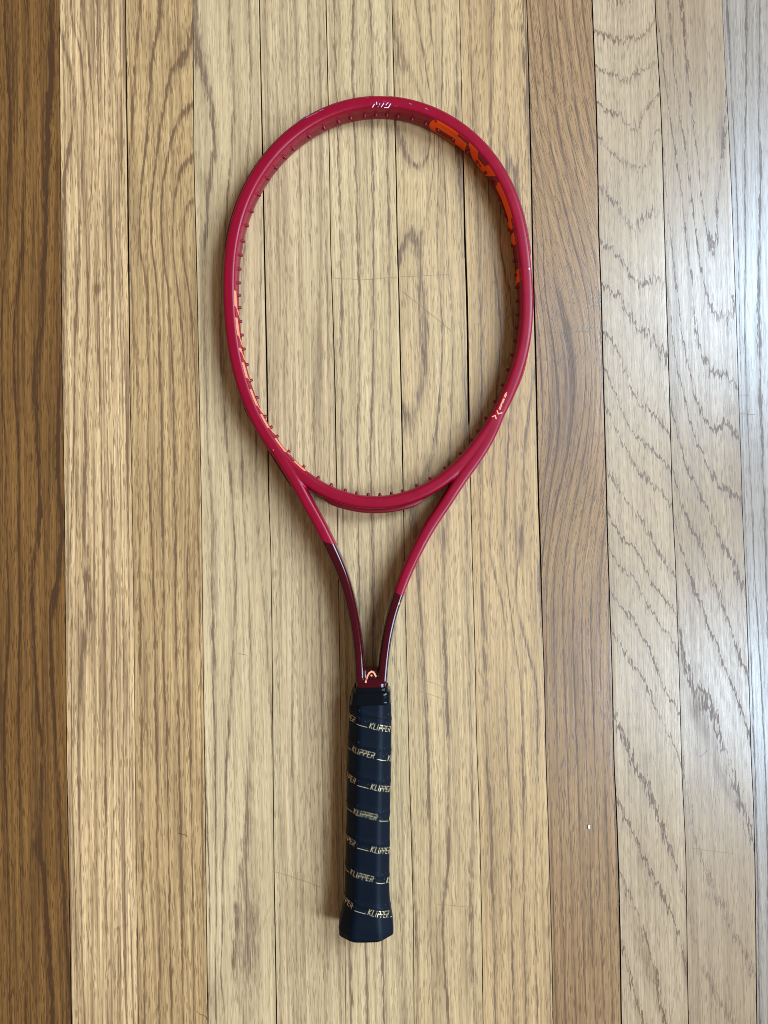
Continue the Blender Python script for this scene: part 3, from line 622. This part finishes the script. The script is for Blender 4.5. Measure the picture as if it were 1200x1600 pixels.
def patch(poly_s, h0, h1, n=10, hs=None):
    """region between two height curves over a stretch of wall: poly_s = (s0, s1), h0/h1 = (start, end)"""
    out = []
    HN = 5
    for k in range(n):
        f0, f1 = k / n, (k + 1) / n; sa, sb = poly_s[0] + (poly_s[1] - poly_s[0]) * f0, poly_s[0] + (poly_s[1] - poly_s[0]) * f1
        for q in range(HN):
            g0, g1 = q / HN, (q + 1) / HN
            def hh(f, g): a = h0[0] + (h0[1] - h0[0]) * f; b = h1[0] + (h1[1] - h1[0]) * f; return a + (b - a) * g
            out.append([(sa, hh(f0, g0)), (sb, hh(f1, g0)), (sb, hh(f1, g1)), (sa, hh(f0, g1))])
    return out
TOPH, BOT = .0098, -.0094
sq = lambda u, v: s_of(u, v, .019)
quads = []
def cell(va, vb): return sq(*va), sq(*vb)
# H : two stems and a bar (letters stand with their feet towards the camera)
s0, s1 = cell((817, 440), (806, 364)); d = s1 - s0
quads += patch((s0, s0 + .26 * d), (TOPH, TOPH), (BOT, BOT)); quads += patch((s1 - .24 * d, s1), (TOPH, TOPH), (BOT, BOT)); quads += patch((s0 + .2 * d, s1 - .2 * d), (-.0030, -.0030), (BOT * .6, BOT * .6))
# E
s0, s1 = cell((804, 358), (777, 291)); d = s1 - s0
quads += patch((s0, s0 + .22 * d), (TOPH, TOPH), (BOT, BOT)); quads += patch((s0 + .2 * d, s1), (TOPH, TOPH), (.0028, .0028)); quads += patch((s0 + .2 * d, s1 - .12 * d), (-.0022, -.0022), (-.0048, -.0048))
# A
s0, s1 = cell((773, 281), (734, 224)); d = s1 - s0
def slant(ta, tb, ba, bb, h0=None, h1=None, n=10):
    out = []; h0 = TOPH if h0 is None else h0; h1 = BOT if h1 is None else h1
    for k in range(n):
        f0, f1 = k / n, (k + 1) / n
        for q in range(3):
            g0, g1 = q / 3, (q + 1) / 3
            pt = lambda f, g: ((ta + (tb - ta) * g) + ((ba + (bb - ba) * g) - (ta + (tb - ta) * g)) * f, h0 + (h1 - h0) * f)
            out.append([pt(f0, g0), pt(f0, g1), pt(f1, g1), pt(f1, g0)])
    return out
quads += slant(s0, s0 + .30 * d, s0 + .34 * d, s0 + .60 * d); quads += slant(s1 - .30 * d, s1, s1 - .60 * d, s1 - .34 * d); quads += patch((s0 + .22 * d, s1 - .22 * d), (.0040, .0040), (.0004, .0004))
# D
s0, s1 = cell((733, 223), (671, 195)); d = s1 - s0
quads += patch((s0, s0 + .30 * d), (TOPH, TOPH), (BOT, BOT)); quads += patch((s0 + .28 * d, s1 - .16 * d), (TOPH, TOPH), (.0015, .0015), 12); quads += patch((s0 + .28 * d, s1 - .16 * d), (-.0062, -.0062), (BOT, BOT), 12)
for k in range(10):                                             # round end of the D
    f0, f1 = k / 10, (k + 1) / 10; c0, c1 = math.sqrt(max(0, 1 - f0 ** 2.4)), math.sqrt(max(0, 1 - f1 ** 2.4)); mid = (TOPH + BOT) / 2; hf = (TOPH - BOT) / 2
    quads += patch((s1 - .17 * d * (1 - f0), s1 - .17 * d * (1 - f1)), (mid + hf * c0, mid + hf * c1), (mid - hf * c0, mid - hf * c1), 1)
quads_to_mesh('inner_lettering', quads, on_wall, M_ORANGE, rk)
# the slanting letters on the left-hand inner wall
quads = []
for (a, b, c) in [((364,456),(366,480),(371,494)),((366,498),(370,525),(378,541)),((371.5,545),(373.5,550),(383,562)),((377,567),(385,590),(389,592)),((390,608),(400,633),(410,645)),((406,647),(418,667),(426,677)),((428,685),(444,707),(450,711)),((457,722),(474,738),(478,741))]:
    sa, sb, sc_ = sq(*a), sq(*b), sq(*c)
    quads += patch((sa, sb), (.0098, .0098), (.0064, .0046), 6); quads += patch((sb, sc_), (.0092, .0010), (.0062, -.0018), 6)
quads_to_mesh('inner_lettering', quads, on_wall, M_SALMON, rk)

def on_top(u, v, lift=0.0, z=.024):
    for _ in range(3):
        p = P(u, v, z); hit = bvh.ray_cast(Vector((p[0], p[1], .2)), Vector((0, 0, -1)))
        if hit[0] is None: break
        z = hit[0].z
    return np.array([p[0], p[1], z + .00013 + lift])
def text_on_top(name, txt, start, direction, size, hw, slant, mat):
    """letters laid on the upper face: start point, baseline direction (photograph pixels), letter height in pixels"""
    pl, tot = word(txt, size, hw, slant); d = np.array(direction, float); d /= np.linalg.norm(d); up = np.array([d[1], -d[0]])
    q = [x for l_ in pl for x in stroke_quads(l_, hw, 3)]
    return quads_to_mesh(name, q, lambda x, y, lf: on_top(start[0] + d[0] * x + up[0] * y, start[1] + d[1] * x + up[1] * y, lf), mat, rk)
text_on_top('model_lettering', 'GRAPHENE 360+', (781.6, 640), (13.2, -31.5), 2.35, .40, 0, M_PEACH)
def free_strokes(name, lst, hw, mat):
    q = [x for l_ in lst for x in stroke_quads(l_, hw, 2)]
    return quads_to_mesh(name, q, lambda x, y, lf: on_top(x, y, lf), mat, rk)
free_strokes('chevron_mark', [[(776.8,642),(778.6,646.8),(784.3,645.0)],[(769.0,651.2),(773.8,649.2),(775.2,654.2)]], .85, M_PEACH)
free_strokes('tip_lettering', [[(582.2,167.6),(585.0,162.8)],[(588.4,159.7),(588.8,163.0)],[(590.8,167.2),(593.4,162.2)],[(596.0,167.2),(599.6,161.4)],[(601,168.2),(606.8,168.2),(610.2,162.4)],[(603.3,163.8),(604.0,163.4)],[(604.6,161.5),(606.4,160.8)]], .62, M_SILVER)
free_strokes('paint_scuff', [[(468,187),(476,182.5),(484,178.5)],[(478,184.5),(488,179.5),(496,176)],[(498,174),(506,170.5)]], .28, M_SCUFF)
free_strokes('paint_scuff', [[(640,162),(643,163)],[(664.5,169),(668,171)]], .4, M_SCUFF)
free_strokes('paint_chip', [[(826.6,420),(827.6,420.6)]], .8, M_SILVER)
free_strokes('paint_chip', [[(426.6,703),(427.4,703.4)]], .55, M_PEACH)
arch = [(571.5,1066),(572.8,1060.5),(574.6,1055.6),(577.2,1051.4),(580.6,1049.2),(583.6,1050.4),(585.6,1053.2),(587.4,1056.8)]
free_strokes('arch_emblem', [arch], 1.25, M_PEACH)
V = [on_top(580.5, 1055.2, .0006)] + [on_top(580.5 + 1.6 * math.cos(t), 1055.2 + 1.6 * math.sin(t), 0.0005) for t in np.linspace(0, 2 * math.pi, 14, endpoint=False)]
V = [np.array([v[0], v[1], max(q[2] for q in V) + .00005]) for v in V]
link('emblem_dot', mesh('emblem_dot', V, [(0, 1 + (k + 1) % 14, 1 + k) for k in range(14)]), M_PEACH, rk)
free_strokes('paint_mark', [[(622.6,944.5),(624.8,941.8)]], .8, M_PEACH)

# ------------------------------------------------------------------ handle
ST_ = [(1088,547.5,611,15.2,0),(1094,546.3,611.2,15.5,0),(1130,545,611.8,15.5,0),(1167,543.8,611.4,15.5,0),(1220,542.6,610.4,15.5,0),(1270,541.8,609.4,15.5,0),(1320,540.6,608.9,15.5,0),(1366,539.6,608.4,15.5,0),(1392,539,608.4,15.5,0),(1406,537.6,609.2,15.7,0),(1418,534.8,610.6,16.5,0),(1430,531.3,613,17.6,0),(1440,530,614.6,18.2,0),(1447,529.9,615,18.3,0),(1451.5,530.6,614.4,18.2,0)]
SY, SX, SW, SH = [], [], [], []
for v, a, b, h, _ in ST_:
    p, q = P(a, v, zc(-.25)), P(b, v, zc(-.25)); SY.append((p[1] + q[1]) / 2); SX.append((p[0] + q[0]) / 2); SW.append((q[0] - p[0]) / 2); SH.append(h / 1000)
o_ = np.argsort(SY); SY, SX, SW, SH = [np.array(t)[o_] for t in (SY, SX, SW, SH)]
Y0, Y1 = SY[0], SY[-1]
def sm(y, A): return float(sum(np.interp(y + d_, SY, A) for d_ in (-.0022, -.0011, 0, .0011, .0022)) / 5)
def oct_pts(wd, hh):
    b = wd * .475; bz = min(b, hh * .55)
    return [(-(wd - b), hh), (wd - b, hh), (wd, hh - bz), (wd, -(hh - bz)), (wd - b, -hh), (-(wd - b), -hh), (-wd, -(hh - bz)), (-wd, hh - bz)]
PITCH = .0244
def grip_pt(wv, y, lift=0.0):
    """point on the wrapped handle: wv = distance round the handle from the middle of the upper facet (metres, + to the right)"""
    wd, hh, xc = sm(y, SW), sm(y, SH), sm(y, SX)
    o8 = oct_pts(wd, hh); loop = [((o8[0][0] + o8[1][0]) / 2, hh)] + o8[1:] + [o8[0]]
    P8 = np.array(loop + [loop[0]]); d = np.linalg.norm(np.diff(P8, axis=0), axis=1); S8 = np.concatenate([[0], np.cumsum(d)]); tot = S8[-1]
    def at(s):
        s = s % tot; return np.array([np.interp(s, S8, P8[:, 0]), np.interp(s, S8, P8[:, 1])])
    rad = .0022
    c = (at(wv - rad) + at(wv - rad / 2) + at(wv) + at(wv + rad / 2) + at(wv + rad)) / 5
    t = at(wv + .0015) - at(wv - .0015); t /= np.linalg.norm(t) + 1e-12; n_ = np.array([-t[1], t[0]])
    ph = ((y - Y0) / PITCH + wv / tot * 1.0) % 1.0
    ridge = .00042 * (1 - min(1, ph / .16)) if ph < .16 else .00042 * max(0, (ph - .965) / .035)
    q = c + n_ * (ridge * .8 + lift)
    return np.array([xc + q[0], y, zc(y) + q[1]]), tot
def ring_mesh(name, ys, fn_in=None, cap=True, NP=72):
    V, Fc = [], []
    for y in ys:
        _, tot = grip_pt(0, y)
        for k in range(NP): V.append(grip_pt(tot * k / NP, y)[0])
    for r_ in range(len(ys) - 1):
        for k in range(NP): k2 = (k + 1) % NP; Fc.append((r_ * NP + k, r_ * NP + k2, (r_ + 1) * NP + k2, (r_ + 1) * NP + k))
    if cap: Fc.append(tuple(range(NP))[::-1]); Fc.append(tuple((len(ys) - 1) * NP + k for k in range(NP)))
    return mesh(name, V, Fc)
grip = link('overgrip', ring_mesh('overgrip', np.linspace(Y0, Y1, 230)), M_GRIP, rk)
grip.data.polygons[-1].use_smooth = False; grip.data.polygons[-2].use_smooth = False
# slightly smaller end cap under the wrap
V, Fc = [], []
for dy, sc in ((0.001, .90), (-.0012, .90), (-.0022, .84), (-.0022, .60), (-.0016, .58)):
    y = Y0 + dy; _, tot = grip_pt(0, Y0 + .0005)
    for k in range(48):
        p = grip_pt(tot * k / 48, Y0 + .0005)[0]; c = np.array([sm(Y0, SX), 0, zc(Y0)]); V.append((c[0] + (p[0] - c[0]) * sc, y, c[2] + (p[2] - c[2]) * sc))
for r_ in range(4):
    for k in range(48): k2 = (k + 1) % 48; Fc.append((r_ * 48 + k, (r_ + 1) * 48 + k, (r_ + 1) * 48 + k2, r_ * 48 + k2))
Fc.append(tuple(4 * 48 + k for k in range(48)))
link('butt_cap', mesh('butt_cap', V, Fc), M_COLLAR, rk)
# glossy collar at the top of the handle: narrow sleeve, then a wider ring
def collar(rows):
    V, Fc = [], []; NP = 64
    for v, a, b, h in rows:
        z = .018; p, q = P(a, v, z), P(b, v, z); xc, y, wd = (p[0] + q[0]) / 2, (p[1] + q[1]) / 2, (q[0] - p[0]) / 2
        for (sa, sb) in section(wd, h, 4.5, NP): V.append((xc + sa, y, zc(y) + sb))
    for r_ in range(len(rows) - 1):
        for k in range(NP): k2 = (k + 1) % NP; Fc.append((r_ * NP + k, r_ * NP + k2, (r_ + 1) * NP + k2, (r_ + 1) * NP + k))
    return mesh('collar', V, Fc)
link('collar', collar([(1070.5,554.3,605.9,.0120),(1070.6,553.5,606.6,.0127),(1074,553,607,.0129),(1076.2,552.6,607.6,.0130),(1077,550.2,609.6,.0142),(1078.6,549,610.6,.0150),(1084,548.6,610.9,.0153),(1091,548.0,611.0,.0155),(1095.5,545.8,611.9,.0163),(1096.2,546.5,611.2,.0158),(1096.4,551,608,.0130)]), M_COLLAR, rk)
# foil lettering round the wrap
_, CIRC = grip_pt(0, -.2)
fq = []
SLOPE = PITCH / CIRC
def foil(x0_px, y_px):
    """one word and its dash, K starting at a photograph point"""
    z = zc(-.25) + .0135; p = P(x0_px, y_px, z); xc = sm(p[1], SX); x = p[0] - xc
    wd, hh = sm(p[1], SW), sm(p[1], SH); half = wd - wd * .475
    wv = x if abs(x) < half else math.copysign(half + (abs(x) - half) * 1.414, x)
    pl, tot = word('KLiPPER', .0043, .0004, .32, gap=.25, sx=.60)
    period = CIRC / 3.5
    lines = pl + [[(tot + .0018, .0001), (period - .0018, .0001)]]
    out = []
    for l_ in lines:
        for q in stroke_quads(l_, .00020, .0012): out.append((q, wv, p[1]))
    return out
Q = []
ROWS = [(577,1137),(550,1174.8),(579,1232),(552.4,1271),(579,1329),(547.6,1366.5),(574.6,1426)]
for (u, v) in ROWS:
    for q, wv, y in foil(u, v):
        for k_ in (-1, 0, 1): Q.append((q, wv, y, k_))
V, Fc = [], []
for n_, (q, wv, y, k_) in enumerate(Q):
    period = CIRC / 3.5; b = len(V); ws = [wv + x + k_ * period for x, _ in q]
    if min(ws) < -.030 or max(ws) > .030: continue
    for x, yy_ in q:
        wq = wv + x + k_ * period; V.append(grip_pt(wq, y - SLOPE * (x + k_ * period) * 1.25 + yy_, .00012 + (n_ % 5) * 2e-6)[0])
    Fc.append((b, b + 1, b + 2, b + 3))
o = link('foil_lettering', mesh('foil_lettering', V, Fc), M_FOIL, grip, smooth=False)
# perforations of the wrap: small rims
V, Fc = [], []
for r_ in range(8):
    for (wv, dy) in [(-.0085, 0), (-.0082, .0052), (-.0105, .0046), (-.0035, .0082), (.003, .0096), (.0065, .0065), (.0125, .006), (.0165, .0045), (.0150, .0100), (.0175, .0125), (.0120, .0115), (-.0150, .003), (-.0005, .0078)]:
        y = Y1 - .0085 - r_ * PITCH * .995 - dy + random.uniform(-.0008, .0008)
        if y < Y0 + .02: continue
        b = len(V); rr_ = random.uniform(.00022, .00034)
        for k in range(7): t = 2 * math.pi * k / 7; V.append(grip_pt(wv + rr_ * math.cos(t), y + 1.5 * rr_ * math.sin(t), .00010)[0])
        Fc.append(tuple(range(b, b + 7)))
o = link('perforation', mesh('perforation', V, Fc), M_DOT, grip, smooth=False); o['kind'] = 'stuff'

# ------------------------------------------------------------------ bits lying on the floor
V = []; c = P(919.7, 1292)
for z, s in ((.0003, 1), (.0010, .8)):
    for t in np.linspace(0, 2 * math.pi, 8, endpoint=False): V.append((c[0] + .0011 * s * math.cos(t) * (1 + .2 * math.sin(3 * t)), c[1] + .0021 * s * math.sin(t), z))
fl = link('paint_flake', mesh('paint_flake', V, [tuple(range(8))[::-1], tuple(range(8, 16))] + [(k, (k + 1) % 8, 8 + (k + 1) % 8, 8 + k) for k in range(8)]), M_FLAKE)
fl['label'] = 'tiny white flake lying on the brown board right of the handle'; fl['category'] = 'flake'
def hair(pts, label):
    V, Fc = [], []; r_ = .00013; N = len(pts)
    for a, b in pts:
        p = P(a, b)
        for k in range(5): t = 2 * math.pi * k / 5; V.append((p[0] + r_ * math.cos(t), p[1] + r_ * math.cos(t) * .5, .00035 + r_ * math.sin(t)))
    for i_ in range(N - 1):
        for k in range(5): k2 = (k + 1) % 5; Fc.append((i_ * 5 + k, i_ * 5 + k2, (i_ + 1) * 5 + k2, (i_ + 1) * 5 + k))
    o = link('hair', mesh('hair', V, Fc), M_HAIR); o['label'] = label; o['category'] = 'hair'; o['group'] = 'stray hairs on the floor'
hair([(1092,1182),(1096,1181),(1100,1178),(1103,1175),(1104.5,1172)], 'short curved dark hair on the pale board at the far right')
hair([(308,1580),(312,1584),(318,1586),(323,1589),(324,1594)], 'short bent dark hair near the bottom left edge of the floor')
hair([(280,1302),(284,1303),(289,1304),(293,1307)], 'tiny curled hair on the tan board left of the handle')
